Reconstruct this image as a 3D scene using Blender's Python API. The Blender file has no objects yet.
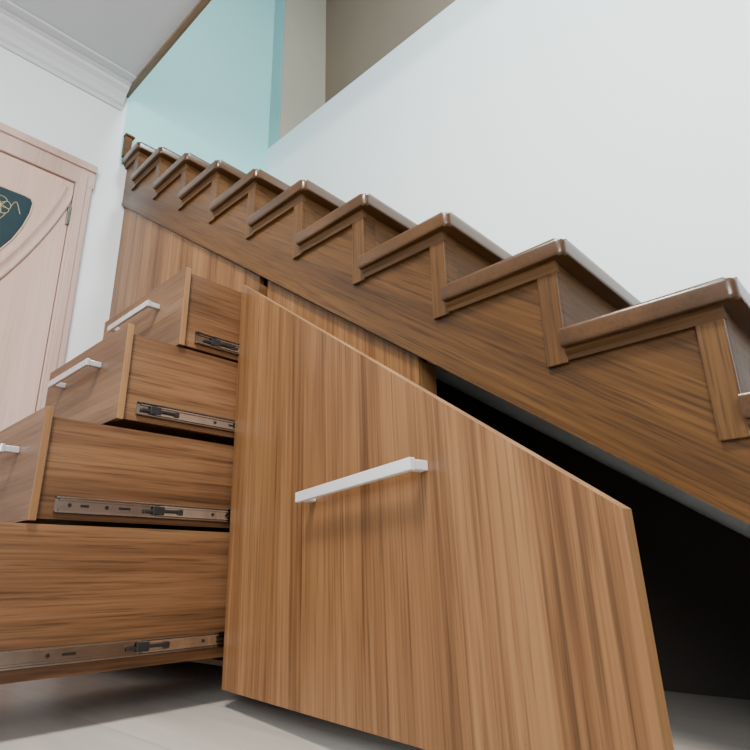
import bpy, bmesh, math, random
from mathutils import Vector, Matrix
random.seed(4)
H = 0.318
WX = -2.75
YB = 1.93
ZW = 2.76
COL = bpy.context.scene.collection

# ---------------- materials ----------------
def new_mat(name):
    m = bpy.data.materials.new(name); m.use_nodes = True
    nt = m.node_tree; b = nt.nodes["Principled BSDF"]
    return m, nt, b

def plain(name, col, rough=0.6, metal=0.0, noise=0.03, nscale=6, bump=0.0):
    m, nt, b = new_mat(name)
    tc = nt.nodes.new("ShaderNodeTexCoord")
    n = nt.nodes.new("ShaderNodeTexNoise"); n.inputs["Scale"].default_value = nscale; n.inputs["Detail"].default_value = 5
    nt.links.new(tc.outputs["Object"], n.inputs["Vector"])
    r = nt.nodes.new("ShaderNodeValToRGB")
    r.color_ramp.elements[0].position = 0.3; r.color_ramp.elements[1].position = 0.7
    r.color_ramp.elements[0].color = tuple(max(0, c*(1-noise)) for c in col)+(1,)
    r.color_ramp.elements[1].color = tuple(min(1, c*(1+noise)) for c in col)+(1,)
    nt.links.new(n.outputs["Fac"], r.inputs["Fac"]); nt.links.new(r.outputs["Color"], b.inputs["Base Color"])
    b.inputs["Roughness"].default_value = rough; b.inputs["Metallic"].default_value = metal
    if bump > 0:
        n2 = nt.nodes.new("ShaderNodeTexNoise"); n2.inputs["Scale"].default_value = 220
        nt.links.new(tc.outputs["Object"], n2.inputs["Vector"])
        bp = nt.nodes.new("ShaderNodeBump"); bp.inputs["Strength"].default_value = bump; bp.inputs["Distance"].default_value = 0.002
        nt.links.new(n2.outputs["Fac"], bp.inputs["Height"]); nt.links.new(bp.outputs["Normal"], b.inputs["Normal"])
    return m

def wood(name, dark, mid, light, grain, rough=0.35, across=7.0, along=0.5, band=0.6,
         rot=0.0, fiber=0.35, coat=0.0, contrast=1.0, pores=0.35, spec=0.5):
    """grain: axis index (0 x,1 y,2 z) along which the fibres run; rot: rotation about Y for sloped grain"""
    m, nt, b = new_mat(name); N = nt.nodes; L = nt.links
    def math_(op, a, bb, c=None):
        n = N.new("ShaderNodeMath"); n.operation = op
        for i, v in enumerate((a, bb, c)):
            if v is None: continue
            if isinstance(v, (int, float)): n.inputs[i].default_value = v
            else: L.new(v, n.inputs[i])
        return n.outputs[0]
    tc = N.new("ShaderNodeTexCoord"); oi = N.new("ShaderNodeObjectInfo")
    off = N.new("ShaderNodeVectorMath"); off.operation = 'MULTIPLY'
    comb = N.new("ShaderNodeCombineXYZ")
    for i in range(3): L.new(oi.outputs["Random"], comb.inputs[i])
    L.new(comb.outputs[0], off.inputs[0]); off.inputs[1].default_value = (13.1, 7.7, 17.3)
    rt = N.new("ShaderNodeMapping"); rt.inputs["Rotation"].default_value = (0, rot, 0)
    L.new(tc.outputs["Object"], rt.inputs["Vector"])
    add = N.new("ShaderNodeVectorMath"); add.operation = 'ADD'
    L.new(rt.outputs[0], add.inputs[0]); L.new(off.outputs[0], add.inputs[1])
    vec = add.outputs[0]
    def nz(sa, sl, detail, dist):
        mp = N.new("ShaderNodeMapping"); s = [sa, sa, sa]; s[grain] = sl
        mp.inputs["Scale"].default_value = s; L.new(vec, mp.inputs["Vector"])
        n = N.new("ShaderNodeTexNoise"); n.inputs["Scale"].default_value = 1; n.inputs["Detail"].default_value = detail
        n.inputs["Distortion"].default_value = dist; L.new(mp.outputs[0], n.inputs["Vector"]); return n.outputs["Fac"]
    big = nz(across, along, 2, 0.5)
    rings = math_('SINE', math_('MULTIPLY', big, 80), 0)
    out = math_('MULTIPLY_ADD', rings, 0.035*contrast, big)
    out = math_('MULTIPLY_ADD', math_('SUBTRACT', nz(across*2.3, along*1.1, 1, 0.3), 0.5), band, out)
    out = math_('MULTIPLY_ADD', math_('SUBTRACT', nz(across*7, along*1.8, 3, 0.2), 0.5), 0.38*contrast, out)
    fine = nz(across*20, along*6, 3, 0.0)
    out = math_('MULTIPLY_ADD', math_('SUBTRACT', fine, 0.5), fiber, out)
    r = N.new("ShaderNodeValToRGB"); cr = r.color_ramp
    cr.elements[0].position = 0.24; cr.elements[0].color = dark+(1,)
    cr.elements[1].position = 0.76; cr.elements[1].color = light+(1,)
    e = cr.elements.new(0.5); e.color = mid+(1,)
    L.new(out, r.inputs["Fac"])
    pn = nz(across*28, along*12, 2, 0.0)
    pr = N.new("ShaderNodeValToRGB"); pr.color_ramp.elements[0].position = 0.33; pr.color_ramp.elements[1].position = 0.47
    lo = 1-pores; pr.color_ramp.elements[0].color = (lo, lo, lo, 1); pr.color_ramp.elements[1].color = (1, 1, 1, 1)
    L.new(pn, pr.inputs["Fac"])
    mx = N.new("ShaderNodeMixRGB"); mx.blend_type = 'MULTIPLY'; mx.inputs[0].default_value = 1
    L.new(r.outputs["Color"], mx.inputs[1]); L.new(pr.outputs["Color"], mx.inputs[2])
    L.new(mx.outputs[0], b.inputs["Base Color"])
    b.inputs["Roughness"].default_value = rough
    b.inputs["Specular IOR Level"].default_value = spec
    b.inputs["Coat Weight"].default_value = coat; b.inputs["Coat Roughness"].default_value = 0.15
    bp = N.new("ShaderNodeBump"); bp.inputs["Strength"].default_value = 0.1; bp.inputs["Distance"].default_value = 0.001
    L.new(fine, bp.inputs["Height"]); L.new(bp.outputs["Normal"], b.inputs["Normal"])
    return m

D1c, M1c, L1c = (0.10, 0.042, 0.0145), (0.215, 0.102, 0.039), (0.305, 0.158, 0.066)
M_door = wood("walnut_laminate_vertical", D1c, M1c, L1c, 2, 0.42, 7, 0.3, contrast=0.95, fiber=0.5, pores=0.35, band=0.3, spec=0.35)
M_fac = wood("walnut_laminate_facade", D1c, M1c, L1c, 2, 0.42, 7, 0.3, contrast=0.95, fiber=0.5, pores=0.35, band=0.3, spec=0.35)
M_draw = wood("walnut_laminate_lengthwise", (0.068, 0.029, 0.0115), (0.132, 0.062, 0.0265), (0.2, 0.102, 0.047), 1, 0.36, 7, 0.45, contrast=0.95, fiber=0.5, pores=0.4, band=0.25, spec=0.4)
M_front = wood("walnut_laminate_front", (0.10, 0.049, 0.024), (0.16, 0.084, 0.044), (0.225, 0.125, 0.07), 0, 0.45, 7, 0.4, fiber=0.45, contrast=0.8, pores=0.3, band=0.2, spec=0.3)
M_edge = wood("edge_band", (0.18, 0.085, 0.03), (0.235, 0.115, 0.043), (0.29, 0.15, 0.06), 2, 0.5, pores=0.2)
SL = math.atan(0.7105)
M_str = wood("stained_oak_stringer", (0.054, 0.0225, 0.0052), (0.094, 0.0415, 0.0103), (0.135, 0.062, 0.017), 0, 0.36, 9, 0.6, rot=-SL, fiber=0.7, coat=0.05, contrast=0.6, pores=0.45, band=0.25, spec=0.35)
M_tread = wood("stained_oak_tread", (0.042, 0.0175, 0.0045), (0.064, 0.0275, 0.0074), (0.086, 0.038, 0.0107), 1, 0.3, 6, 0.6, fiber=0.35, coat=0.3, contrast=0.5, pores=0.25, band=0.2)
M_treadx = wood("stained_oak_moulding", (0.048, 0.0205, 0.005), (0.078, 0.0345, 0.009), (0.108, 0.049, 0.0135), 0, 0.38, 7, 0.5, fiber=0.5, coat=0.05, contrast=0.5, pores=0.3, band=0.2, spec=0.35)
M_trimz = wood("stained_oak_upright", (0.050, 0.0215, 0.0055), (0.084, 0.0375, 0.0100), (0.115, 0.054, 0.0155), 2, 0.38, 7, 0.5, fiber=0.7, coat=0.05, contrast=0.5, pores=0.45, band=0.2, spec=0.35)
M_riser = wood("stained_oak_riser", (0.058, 0.026, 0.0085), (0.088, 0.0405, 0.014), (0.12, 0.058, 0.022), 1, 0.5, 6, 0.5, fiber=0.4, coat=0.0, contrast=0.6, pores=0.3, spec=0.1, band=0.2)
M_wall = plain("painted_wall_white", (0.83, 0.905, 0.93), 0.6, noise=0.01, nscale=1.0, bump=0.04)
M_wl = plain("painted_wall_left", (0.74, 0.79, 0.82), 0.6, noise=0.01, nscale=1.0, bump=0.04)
M_mint = plain("wall_mint_light_tint", (0.30, 0.60, 0.60), 0.6, noise=0.03, nscale=1.0, bump=0.04)  # turquoise light falling on the upper wall, put into its colour
M_pier = plain("painted_pier_mint", (0.32, 0.56, 0.55), 0.6, noise=0.02)
M_grey = plain("painted_jamb_beige", (0.34, 0.305, 0.24), 0.7, noise=0.02)
M_taupe = plain("painted_taupe", (0.23, 0.175, 0.125), 0.7, noise=0.04, nscale=2)
M_ceil = plain("ceiling_paint", (0.54, 0.56, 0.58), 0.8, noise=0.01)
M_crown = plain("crown_plaster", (0.55, 0.56, 0.58), 0.6, noise=0.01)
M_opt = wood("opening_trim_wood", (0.10, 0.06, 0.032), (0.15, 0.096, 0.055), (0.2, 0.135, 0.08), 0, 0.5)
M_leaf = wood("bleached_oak_door", (0.52, 0.35, 0.285), (0.58, 0.405, 0.335), (0.64, 0.46, 0.39), 2, 0.45, 8, 0.4, fiber=0.4, contrast=0.5, pores=0.1, band=0.2)
M_case = wood("bleached_oak_casing", (0.44, 0.30, 0.25), (0.50, 0.355, 0.305), (0.56, 0.41, 0.355), 2, 0.45, 8, 0.4, fiber=0.4, contrast=0.5, pores=0.1, band=0.2)
M_glass = plain("dark_door_glass", (0.02, 0.045, 0.055), 0.12, noise=0.1)
M_gold = plain("gold_leaf_paint", (0.6, 0.5, 0.25), 0.4, 0.3)
M_white = plain("satin_white_handle", (0.72, 0.74, 0.76), 0.28, 0.25, noise=0.01)
M_alu = plain("brushed_handle_metal", (0.66, 0.67, 0.69), 0.26, 0.6, noise=0.03)
M_steel = plain("zinc_slide_steel", (0.30, 0.27, 0.24), 0.2, 1.0, noise=0.08, nscale=30)
M_steel2 = plain("bright_slide_member", (0.55, 0.52, 0.48), 0.13, 1.0, noise=0.05, nscale=30)
M_black = plain("black_plastic", (0.012, 0.012, 0.013), 0.35)
M_dark = plain("cabinet_interior_shade", (0.02, 0.014, 0.01), 0.8)  # near-black colour stands in for the shade inside the cabinet

def floor_mat():
    m, nt, b = new_mat("beige_grey_laminate_floor"); N = nt.nodes; L = nt.links
    tc = N.new("ShaderNodeTexCoord")
    br = N.new("ShaderNodeTexBrick"); br.inputs["Scale"].default_value = 1.0
    br.inputs["Brick Width"].default_value = 1.2; br.inputs["Row Height"].default_value = 0.3
    br.inputs["Mortar Size"].default_value = 0.0015
    br.inputs["Color1"].default_value = (0.42, 0.385, 0.345, 1); br.inputs["Color2"].default_value = (0.45, 0.415, 0.375, 1)
    br.inputs["Mortar"].default_value = (0.3, 0.27, 0.24, 1)
    L.new(tc.outputs["Object"], br.inputs["Vector"])
    mp = N.new("ShaderNodeMapping"); mp.inputs["Scale"].default_value = (1.5, 18, 1); L.new(tc.outputs["Object"], mp.inputs[0])
    n = N.new("ShaderNodeTexNoise"); n.inputs["Scale"].default_value = 1.5; n.inputs["Detail"].default_value = 6; L.new(mp.outputs[0], n.inputs["Vector"])
    mx = N.new("ShaderNodeMixRGB"); mx.blend_type = 'OVERLAY'; mx.inputs[0].default_value = 0.2
    L.new(br.outputs["Color"], mx.inputs[1]); L.new(n.outputs["Fac"], mx.inputs[2])
    L.new(mx.outputs[0], b.inputs["Base Color"]); b.inputs["Roughness"].default_value = 0.4
    return m
M_floor = floor_mat()

# ---------------- mesh helpers ----------------
def bm_box(bm, x0, x1, y0, y1, z0, z1, mi=0, bev=0.0, seg=2):
    vs = [bm.verts.new((x, y, z)) for x in (x0, x1) for y in (y0, y1) for z in (z0, z1)]
    idx = [(0,1,3,2),(4,6,7,5),(0,4,5,1),(2,3,7,6),(0,2,6,4),(1,5,7,3)]
    fs = [bm.faces.new([vs[i] for i in f]) for f in idx]
    for f in fs: f.material_index = mi
    if bev > 0:
        es = list({e for f in fs for e in f.edges})
        r = bmesh.ops.bevel(bm, geom=es, offset=bev, segments=seg, profile=0.5, affect='EDGES')
        for f in r["faces"]: f.material_index = mi
    return vs

def bm_prism(bm, pts, a0, a1, axis='y', mi=0):
    """pts in (x,z) for axis y, (y,z) for axis x"""
    def mk(p, a): return (p[0], a, p[1]) if axis == 'y' else (a, p[0], p[1])
    A = [bm.verts.new(mk(p, a0)) for p in pts]; B = [bm.verts.new(mk(p, a1)) for p in pts]
    f = [bm.faces.new(A), bm.faces.new(B[::-1])]
    n = len(pts)
    for i in range(n): f.append(bm.faces.new((A[i], B[i], B[(i+1)%n], A[(i+1)%n])))
    for q in f: q.material_index = mi

def finish(bm, name, mats, origin=(0,0,0), parent=None, smooth=False, kind=None):
    o = Vector(origin)
    for v in bm.verts: v.co -= o
    bmesh.ops.recalc_face_normals(bm, faces=bm.faces[:])
    me = bpy.data.meshes.new(name); bm.to_mesh(me); bm.free()
    for m in (mats if isinstance(mats, (list, tuple)) else [mats]): me.materials.append(m)
    ob = bpy.data.objects.new(name, me); COL.objects.link(ob)
    if smooth:
        for p in me.polygons: p.use_smooth = True
    if parent is not None:
        ob.parent = parent; ob.location = o - Vector(parent["wo"])
    else:
        ob.location = o
    ob["wo"] = list(o)
    if kind: ob["kind"] = kind
    return ob

def box(name, x0, x1, y0, y1, z0, z1, mat, parent=None, bev=0.0, kind=None, seg=2):
    bm = bmesh.new(); bm_box(bm, x0, x1, y0, y1, z0, z1, 0, bev, seg)
    return finish(bm, name, mat, ((x0+x1)/2, (y0+y1)/2, z0), parent, kind=kind)

def empty(name, loc, label, cat):
    e = bpy.data.objects.new(name, None); e.empty_display_size = 0.2; e.location = loc; COL.objects.link(e)
    e["wo"] = list(loc); e["label"] = label; e["category"] = cat
    return e

def zs(x): return 0.511 - 0.7105*(x+0.843) + H      # underside of stringer
CE = 2.56 + H

# ---------------- room shell ----------------
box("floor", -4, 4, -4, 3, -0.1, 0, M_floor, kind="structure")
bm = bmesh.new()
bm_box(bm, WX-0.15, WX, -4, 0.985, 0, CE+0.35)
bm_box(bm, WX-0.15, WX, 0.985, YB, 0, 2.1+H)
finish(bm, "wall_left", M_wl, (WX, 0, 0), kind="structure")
box("wall_upper_left", WX-0.15, WX, 0.985, YB, 2.1+H, 5.2, M_mint, kind="structure")
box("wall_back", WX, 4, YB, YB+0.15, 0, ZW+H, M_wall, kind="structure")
PX = -2.63
box("wall_upper_pier", WX-0.15, PX, YB, 2.33, ZW+H, 5.2, M_pier, kind="structure")
box("wall_jamb", PX, PX+0.006, YB+0.002, 2.33, ZW+H, 5.2, M_grey, kind="structure")
box("wall_upper_back", WX-0.15, 4, 2.33, 2.45, ZW+H, 5.2, M_taupe, kind="structure")
box("ceiling", WX, 4, -4, 0.96, CE, CE+0.3, M_ceil, kind="structure")
box("ceiling_upper", WX-0.15, 4, 0.5, 2.5, 5.2, 5.3, M_ceil, kind="structure")
box("trim_1", WX, 4, 0.955, 0.985, CE-0.02, CE+0.31, M_opt, kind="structure")
prof = [(WX, CE-0.13), (WX+0.012, CE-0.13), (WX+0.016, CE-0.11), (WX+0.03, CE-0.1), (WX+0.036, CE-0.075),
        (WX+0.055, CE-0.05), (WX+0.08, CE-0.035), (WX+0.085, CE-0.02), (WX+0.105, CE-0.015), (WX+0.11, CE), (WX, CE)]
bm = bmesh.new(); bm_prism(bm, prof, -4, 0.955, 'y'); finish(bm, "trim_2", M_crown, (WX, 0, CE-0.13), kind="structure")
box("trim_3", WX+0.11, WX+0.16, -4, 0.955, CE-0.012, CE, M_crown, kind="structure", bev=0.003)

# interior door
dy1 = 0.785; dz1 = 1.86 + H
bm = bmesh.new()
bm_box(bm, WX+0.001, WX+0.02, -0.1, dy1, 0.01, dz1, 0, 0.002)
door = finish(bm, "door_1", M_leaf, (WX, 0.35, 0), kind="structure")
glass_pts = [(-0.05,1.69),(0.59,1.69),(0.618,1.685),(0.628,1.665),(0.624,1.61),(0.605,1.53),(0.575,1.45),(0.53,1.37),(0.45,1.27),(0.35,1.19),(0.2,1.1),(-0.05,1.05)]
bm = bmesh.new(); bm_prism(bm, [(y, z+H) for y, z in glass_pts], WX+0.0195, WX+0.022, 'x')
finish(bm, "glass_panel", M_glass, (WX, 0.3, 1.03+H), door)
def tube(name, pts, r, mat, parent, res=3):
    cu = bpy.data.curves.new(name, 'CURVE'); cu.dimensions = '3D'; cu.bevel_depth = r; cu.bevel_resolution = res
    sp = cu.splines.new('POLY'); sp.points.add(len(pts)-1)
    for i, p in enumerate(pts): sp.points[i].co = (*(Vector(p)-Vector(parent["wo"])), 1)
    tmp = bpy.data.objects.new("tmp", cu); COL.objects.link(tmp)
    dg = bpy.context.evaluated_depsgraph_get()
    me = bpy.data.meshes.new_from_object(tmp.evaluated_get(dg)); bpy.data.objects.remove(tmp)
    me.materials.clear(); me.materials.append(mat)
    for p in me.polygons: p.use_smooth = True
    ob = bpy.data.objects.new(name, me); COL.objects.link(ob); ob.parent = parent
    ob["wo"] = parent["wo"]
    return ob
tube("glass_bead", [(WX+0.021, y, z+H) for y, z in glass_pts], 0.004, M_leaf, door)
cpts = []
for i in range(25):
    t = i/24; cpts.append(Vector((0.770-0.75*t**1.25, (1.82 - 0.97*math.sin(t*math.pi/2))+H)))
bm = bmesh.new(); rows = []
profile = [(-0.030, 0.0), (-0.027, 0.009), (-0.018, 0.011), (-0.012, 0.005), (0.012, 0.005), (0.018, 0.011), (0.027, 0.009), (0.030, 0.0)]
for i, p in enumerate(cpts):
    d_ = (cpts[min(i+1, 24)] - cpts[max(i-1, 0)]).normalized(); nrm = Vector((-d_.y, d_.x))
    row = []
    for w_, h_ in profile:
        q = p + nrm*w_
        row.append(bm.verts.new((WX+0.0195+h_, min(q.x, dy1-0.002), q.y)))
    rows.append(row)
for a, c in zip(rows, rows[1:]):
    for j in range(len(profile)-1): bm.faces.new((a[j], a[j+1], c[j+1], c[j]))
finish(bm, "curved_moulding", M_case, (WX, 0.4, 1.3+H), door, smooth=True)
def petals(cy, cz, R, n, ph):
    for k in range(n):
        a0 = k*2*math.pi/n+ph; pts = []
        for j in range(17):
            t = j/16; a = a0+0.55*math.sin(2*math.pi*t); rr = R*math.sin(math.pi*t)**0.8
            pts.append((WX+0.0225, cy+rr*math.cos(a), cz+H+rr*math.sin(a)))
        tube("painted_petal", pts, 0.0012, M_gold, door, 1)
petals(0.50, 1.60, 0.045, 6, 0.3)
petals(0.40, 1.45, 0.04, 5, 0.8)
def stem(f):
    tube("painted_stem", [(WX+0.0225, f(i/16)[0], f(i/16)[1]+H) for i in range(17)], 0.0012, M_gold, door, 1)
stem(lambda t: (0.49-0.09*t+0.02*math.sin(5*t), 1.555-0.12*t))
stem(lambda t: (0.545+0.04*t, 1.61+0.03*math.sin(4*t)))
stem(lambda t: (0.52+0.05*t*math.cos(3*t), 1.56-0.05*t+0.02*math.sin(5*t)))
stem(lambda t: (0.46+0.05*t, 1.50-0.04*math.sin(3.1*t)))
for zz in (1.62, 0.4):
    box("hinge", WX+0.02, WX+0.034, dy1-0.012, dy1+0.004, zz+H, zz+0.1+H, M_steel, door, 0.002)
bm = bmesh.new()
for (y0, y1) in ((dy1+0.003, dy1+0.082), (-0.185, -0.103)):
    bm_box(bm, WX, WX+0.03, y0, y1, 0, 1.99+H, 0, 0.004)
    bm_box(bm, WX+0.03, WX+0.038, y0+0.012, y1-0.03, 0, 1.94+H, 0, 0.003)
bm_box(bm, WX, WX+0.032, -0.2, dy1+0.09, 1.865+H, 1.99+H, 0, 0.004)
bm_box(bm, WX+0.03, WX+0.045, -0.2, dy1+0.09, 1.955+H, 1.995+H, 0, 0.004)
finish(bm, "trim_4", M_case, (WX, 0.35, 0), kind="structure")

# ---------------- staircase ----------------
st = empty("staircase", (-1.0, 1.5, 0), "brown-stained oak staircase with open cut stringer against white wall", "stairs")
def tx(n): return -0.151 - 0.2675*(n-1)
def tz(n): return 0.442 + 0.1895*(n-1) + H
OV = 0.033; TH = 0.038; NB, NT = -2, 10
SY0, SY1 = 1.03, 1.06
def xr(n): return tx(n) - OV
pts = [(xr(NB), 0.0)]
for n in range(NB, NT+1):
    pts.append((xr(n), tz(n)-TH))
    nx = xr(n+1) if n < NT else WX+0.002
    pts.append((nx, tz(n)-TH))
pts.append((WX+0.002, zs(WX)))
x0f = -0.843 + (0.511+H)/0.7105
pts.append((x0f, 0.0))
bm = bmesh.new(); bm_prism(bm, pts, SY0, SY1, 'y'); finish(bm, "stringer", M_str, (-1.0, SY0, 0.5), st)
bm = bmesh.new()
bm_prism(bm, [(WX+0.002, zs(WX)), (WX+0.002, zs(WX)+0.012), (x0f-0.017, 0.012), (x0f, 0.0)], SY0-0.0025, SY0, 'y')
finish(bm, "stringer_bead", M_treadx, (-1.0, SY0, 0.5), st)

def tread_mesh(depth):
    bm = bmesh.new()
    w = YB-0.999; r = 0.016; P = []
    P.append((-depth, 0.0))
    for i in range(7):
        a = -math.pi/2 + i*math.pi/12
        P.append((-r+r*math.cos(a), r+r*math.sin(a)))
    P += [(0, w), (-depth, w)]
    A = [bm.verts.new((x, y, -TH)) for x, y in P]; B = [bm.verts.new((x, y, 0)) for x, y in P]
    bm.faces.new(A[::-1]); bm.faces.new(B); n = len(P)
    for i in range(n): bm.faces.new((A[i], A[(i+1)%n], B[(i+1)%n], B[i]))
    es = [e for e in bm.edges if abs(e.verts[0].co.z-e.verts[1].co.z) < 1e-5 and not all(v.co.y > w-1e-4 for v in e.verts)
          and not all(v.co.x < -depth+1e-4 for v in e.verts)]
    bmesh.ops.bevel(bm, geom=es, offset=0.008, segments=4, profile=0.5, affect='EDGES')
    bmesh.ops.recalc_face_normals(bm, faces=bm.faces[:])
    me = bpy.data.meshes.new("tread"); bm.to_mesh(me); bm.free(); me.materials.append(M_tread)
    for p in me.polygons: p.use_smooth = True
    try: me.set_sharp_from_angle(angle=math.radians(28))
    except Exception: pass
    return me
full = tread_mesh(0.2675+OV-0.001); short = tread_mesh(tx(NT)-WX-0.002)
wo = Vector(st["wo"])
for n in range(NB, NT+1):
    o = bpy.data.objects.new("tread", full if n < NT else short); COL.objects.link(o); o.parent = st
    o.location = Vector((tx(n), 0.997, tz(n))) - wo
    zb = tz(n-1) if n > NB else 0
    box("riser", xr(n)-0.02, xr(n)-0.0005, SY1, YB-0.002, zb, tz(n)-TH, M_riser, st)
    zlow = tz(n-1)-TH-0.026 if n > NB else 0
    zt = tz(n)-TH
    bm = bmesh.new()
    bm_box(bm, xr(n)-0.042, xr(n)+0.002, SY0-0.010, SY0, zlow, zt, 0, 0.0015)
    bm_box(bm, xr(n)-0.0005, xr(n)+0.002, SY0, SY1+0.01, max(zb,0), zt, 1, 0.0)
    for f in bm.faces:
        if f.calc_center_median().x > xr(n)+0.0015: f.material_index = 1
    finish(bm, "riser_trim", [M_trimz, M_riser], (xr(n), SY0, zlow), st)
    bx = (xr(n+1)+0.002 if n < NT else WX+0.002)
    bm = bmesh.new()
    prof = [(SY0, zt), (SY0-0.017, zt), (SY0-0.017, zt-0.006), (SY0-0.012, zt-0.013), (SY0-0.0105, zt-0.022), (SY0, zt-0.022)]
    bm_prism(bm, prof, bx, xr(n)+0.004, 'x')
    finish(bm, "tread_moulding", M_treadx, (bx, SY0, zt), st)
bm = bmesh.new()
bm_box(bm, WX+0.002, WX+0.026, 0.992, 1.03, tz(NT), tz(NT)+0.13, 0, 0.002)
bm_box(bm, WX+0.002, WX+0.034, 0.988, 1.04, tz(NT)+0.13, tz(NT)+0.142, 0, 0.002)
finish(bm, "wall_post", M_riser, (WX, 1.0, tz(NT)), st)
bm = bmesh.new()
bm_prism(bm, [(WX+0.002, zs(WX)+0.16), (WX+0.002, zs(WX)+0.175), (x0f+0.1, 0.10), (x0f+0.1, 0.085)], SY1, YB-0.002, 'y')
finish(bm, "soffit", M_dark, (-1, 1.5, 0.5), st)  # shade under the treads is put into this board's colour

# ---------------- under-stair cabinet ----------------
cab = empty("under_stair_cabinet", (-1.5, 1.3, 0), "walnut laminate built-in storage cabinet under the staircase, drawers and door open", "cabinet")
FX = -2.10
PL = 0.09
bm = bmesh.new()
g = 0.004
bm_prism(bm, [(WX+0.003, PL), (FX, PL), (FX, 0.935+H), (-1.5, 0.935+H), (-1.5, zs(-1.5)-g), (WX+0.003, zs(WX)-g)], 1.045, 1.063, 'y')
finish(bm, "front_panel", M_fac, (-2.4, 1.045, 0), cab)
bm = bmesh.new()
XR = -0.835
bm_prism(bm, [(-1.46, PL), (XR, PL), (XR, zs(XR)-g), (-1.46, zs(-1.46)-g)], 1.05, 1.066, 'y')
bm_prism(bm, [(XR-0.02, PL), (XR-0.002, PL), (XR-0.002, zs(XR)-0.012), (XR-0.02, zs(XR)-g)], 1.066, 1.12, 'y', 1)
finish(bm, "inner_panel", [M_fac, M_edge], (-1.2, 1.05, 0), cab)
bm = bmesh.new()
bm_prism(bm, [(-1.495, PL), (-1.465, PL), (-1.465, zs(-1.465)-0.03), (-1.495, zs(-1.495)-0.03)], 1.02, 1.9, 'y')
bm_box(bm, FX-0.02, FX, 1.063, 1.9, PL, 0.93+H)
bm_box(bm, FX, -1.495, 1.063, 1.9, 0.92+H, 0.935+H)
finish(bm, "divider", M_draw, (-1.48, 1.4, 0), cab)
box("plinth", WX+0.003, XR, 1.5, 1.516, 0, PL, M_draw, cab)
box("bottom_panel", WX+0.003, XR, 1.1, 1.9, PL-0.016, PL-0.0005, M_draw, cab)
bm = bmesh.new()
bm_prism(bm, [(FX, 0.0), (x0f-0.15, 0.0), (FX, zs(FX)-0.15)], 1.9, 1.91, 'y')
finish(bm, "back_panel", M_dark, (-1.4, 1.9, 0), cab)  # dark sheet added so the gap reads as unlit interior

def handle_bm(L, hh=0.020, th=0.010, off=0.034):
    bm = bmesh.new()
    bm_box(bm, -L/2, L/2, -off-th, -off, -hh/2, hh/2, 0, 0.0015)
    for s in (-1, 1):
        xa = s*(L/2-0.012)
        bm_box(bm, xa-0.010, xa+0.010, -off-0.004, 0, -hh/2+0.002, hh/2-0.002, 0, 0.002)
    return bm

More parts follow.
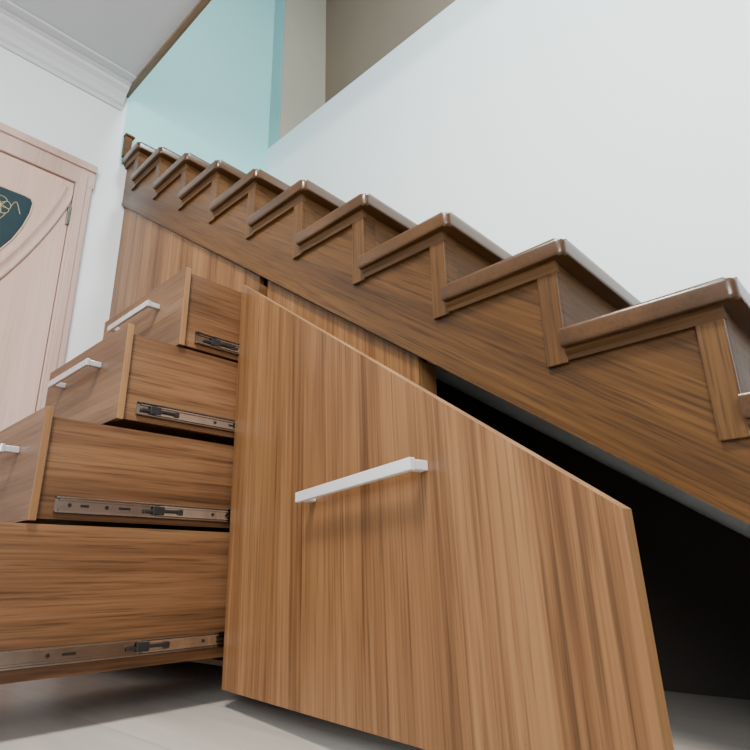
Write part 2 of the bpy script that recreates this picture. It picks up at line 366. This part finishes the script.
specs = [(0.781, 0.655, 0.909), (0.627, 0.404, 0.674), (0.457, 0.136, 0.4045), (0.285, -0.205, 0.132)]
DX0, DX1 = -2.087, -1.508
for k, (yf, zb, zt) in enumerate(specs):
    zb += H; zt += H
    L = 0.76; sx0, sx1 = DX0+0.014, DX1-0.014
    st_top = zt-[0.008, 0.022, 0.020, 0.002][k]
    bm = bmesh.new()
    bm_box(bm, DX0, DX1, yf, yf+0.018, zb, zt, 1, 0.0012)
    for f in bm.faces:
        c = f.calc_center_median()
        if abs(c.x-DX1) < 1e-3 or abs(c.z-zt) < 1e-3: f.material_index = 2
    y0 = yf+0.018; y1 = yf+L
    bm_box(bm, sx1-0.016, sx1, y0, y1, zb+0.006, st_top)
    bm_box(bm, sx0, sx0+0.016, y0, y1, zb+0.006, st_top)
    bm_box(bm, sx0+0.016, sx1-0.016, y1-0.016, y1, zb+0.006, st_top)
    bm_box(bm, sx0+0.016, sx1-0.016, y0, y1-0.016, zb+0.012, zb+0.022)
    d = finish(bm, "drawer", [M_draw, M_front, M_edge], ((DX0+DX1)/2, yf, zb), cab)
    d["label"] = "pulled-out walnut laminate drawer with metal side runner"
    hb = handle_bm(0.29)
    hc = Vector(((DX0+DX1)/2, yf, zt-0.085))
    for v in hb.verts: v.co += hc
    h = finish(hb, "handle", M_alu, hc, d); h["label"] = "satin metal bar handle"
    zc = zb+(0.04 if k < 3 else 0.052); ya = yf+0.055; yb = min(y1, 1.03); hw = 0.019; span = yb-ya
    ym = ya + (0.30, 0.12, 0.48, 0.6)[k]*span
    bm = bmesh.new()
    bm_box(bm, sx1, sx1+0.002, ya, yb, zc-hw, zc+hw)
    bm_box(bm, sx1, sx1+0.012, ya, yb, zc+hw-0.004, zc+hw, 0, 0.001)
    bm_box(bm, sx1, sx1+0.012, ya, yb, zc-hw, zc-hw+0.004, 0, 0.001)
    bm_box(bm, sx1+0.002, sx1+0.006, ya+0.01, ym, zc+hw-0.009, zc+hw-0.004)
    bm_box(bm, sx1+0.002, sx1+0.006, ya+0.01, ym, zc-hw+0.004, zc-hw+0.009)
    finish(bm, "drawer_slide", M_steel, (sx1, ya, zc), d)
    bm = bmesh.new()
    bm_box(bm, sx1+0.003, sx1+0.006, ym, yb, zc-0.013, zc+0.013, 0, 0.0005)
    bm_box(bm, sx1+0.006, sx1+0.011, ym+0.01, yb, zc+0.009, zc+0.013, 0, 0.0008)
    bm_box(bm, sx1+0.006, sx1+0.011, ym+0.01, yb, zc-0.013, zc-0.009, 0, 0.0008)
    finish(bm, "slide_rail", M_steel2, (sx1, ym, zc), d)
    def screw(y, x):
        bm = bmesh.new()
        bmesh.ops.create_cone(bm, cap_ends=True, segments=16, radius1=0.005, radius2=0.0035, depth=0.003,
                              matrix=Matrix.Translation((x+0.0015, y, zc)) @ Matrix.Rotation(math.pi/2, 4, 'Y'))
        finish(bm, "slide_screw", M_black, (x, y, zc), d)
    def slot(y, x, l=0.02):
        box("slide_slot", x, x+0.001, y, y+l, zc-0.003, zc+0.003, M_black, d, 0.0)
    screw(ya+0.035, sx1+0.002); slot(ya+0.06, sx1+0.002)
    screw(ym+0.65*(yb-ym), sx1+0.006); slot(ym+0.8*(yb-ym), sx1+0.006, 0.03)
    if ym-ya > 0.15:
        screw((ya+ym)/2, sx1+0.002); slot((ya+ym)/2+0.03, sx1+0.002, 0.03)
    bm = bmesh.new()
    bm_box(bm, sx1+0.004, sx1+0.0125, ym-0.006, ym+0.026, zc-0.0115, zc+0.0115, 0, 0.002)
    bm_box(bm, sx1+0.006, sx1+0.0125, ym+0.024, ym+0.07, zc-0.004, zc+0.005, 0, 0.002)
    bm_box(bm, sx1+0.006, sx1+0.0125, ym+0.066, ym+0.08, zc-0.0085, zc+0.007, 0, 0.002)
    bm_box(bm, sx1+0.003, sx1+0.010, ym-0.03, ym-0.004, zc-0.007, zc+0.002, 0, 0.0015)
    finish(bm, "slide_latch", M_black, (sx1, ym, zc), d)

# angled swing door
ang = -math.radians(11.9)
W = 1.25; zb = 0.042; ztL = 0.931+H; ztR = 0.931-0.713*W+H
bm = bmesh.new()
bm_prism(bm, [(0, 0), (W, 0), (W, ztR-zb), (0, ztL-zb)], 0.0, 0.019, 'y')
bmesh.ops.recalc_face_normals(bm, faces=bm.faces[:])
for f in bm.faces:
    if abs(f.normal.y) < 0.5: f.material_index = 1
cd = finish(bm, "cabinet_door", [M_door, M_edge], (0, 0, 0), None)
cd.parent = cab; cd.location = Vector((-1.494, 0.985, zb+0.002)) - Vector(cab["wo"]); cd.rotation_euler = (0, math.radians(-1.4), ang)
cd["wo"] = [0, 0, 0]; cd["label"] = "slant-topped walnut laminate cabinet door standing ajar"
hb = handle_bm(0.415, 0.022, 0.012, 0.03)
hc = Vector((0.692, 0, 0.156+H-zb))
for v in hb.verts: v.co += hc
h = finish(hb, "handle", M_white, hc, cd); h["label"] = "long satin silver bar handle"
bm = bmesh.new()
bm_box(bm, 0.03, 0.075, 0.019, 0.03, ztL-zb-0.13, ztL-zb-0.08, 0, 0.003)
bm_box(bm, 0.035, 0.06, 0.03, 0.07, ztL-zb-0.12, ztL-zb-0.09, 0, 0.003)
finish(bm, "hinge", M_steel, (0.05, 0.019, ztL-zb-0.13), cd)

# ---------------- lights ----------------
def area(name, loc, target, size, power, col, sy=None):
    l = bpy.data.lights.new(name, 'AREA'); l.size = size; l.energy = power; l.color = col
    if sy: l.shape = 'RECTANGLE'; l.size_y = sy
    o = bpy.data.objects.new(name, l); COL.objects.link(o); o.location = loc
    o.rotation_euler = (Vector(target)-Vector(loc)).to_track_quat('-Z', 'Y').to_euler()
    return o
area("upstairs_light", (0.1, 1.25, 4.6), (-0.5, 1.6, 2.0), 0.7, 170, (0.86, 0.98, 1.0))
area("room_ceiling_light", (-0.4, -0.3, CE-0.05), (-0.7, 0.5, 0), 0.6, 150, (1.0, 0.93, 0.83))
area("cool_fill_light", (1.8, -2.6, 1.7), (-0.7, 1.4, 1.4), 1.6, 165, (0.95, 0.98, 1.0))  # added fill lamp, unseen behind the camera
w = bpy.data.worlds.new("World"); bpy.context.scene.world = w; w.use_nodes = True
w.node_tree.nodes["Background"].inputs[0].default_value = (0.85, 0.92, 1.0, 1)
w.node_tree.nodes["Background"].inputs[1].default_value = 0.5

# ---------------- camera ----------------
cam = bpy.data.cameras.new("camera"); cam.sensor_width = 36; cam.lens = 36*590/750; cam.clip_start = 0.02
co = bpy.data.objects.new("camera", cam); COL.objects.link(co)
fwd = Vector((-0.645, 0.692, 0.3234)).normalized()
right = Vector((0.727, 0.686, -0.0189)); right = (right - fwd*right.dot(fwd)).normalized()
up = right.cross(fwd)
M = Matrix((right, up, -fwd)).transposed().to_4x4(); M.translation = Vector((0, 0, H))
co.matrix_world = M
bpy.context.scene.camera = co
for o in bpy.data.objects:
    if "wo" in o: del o["wo"]
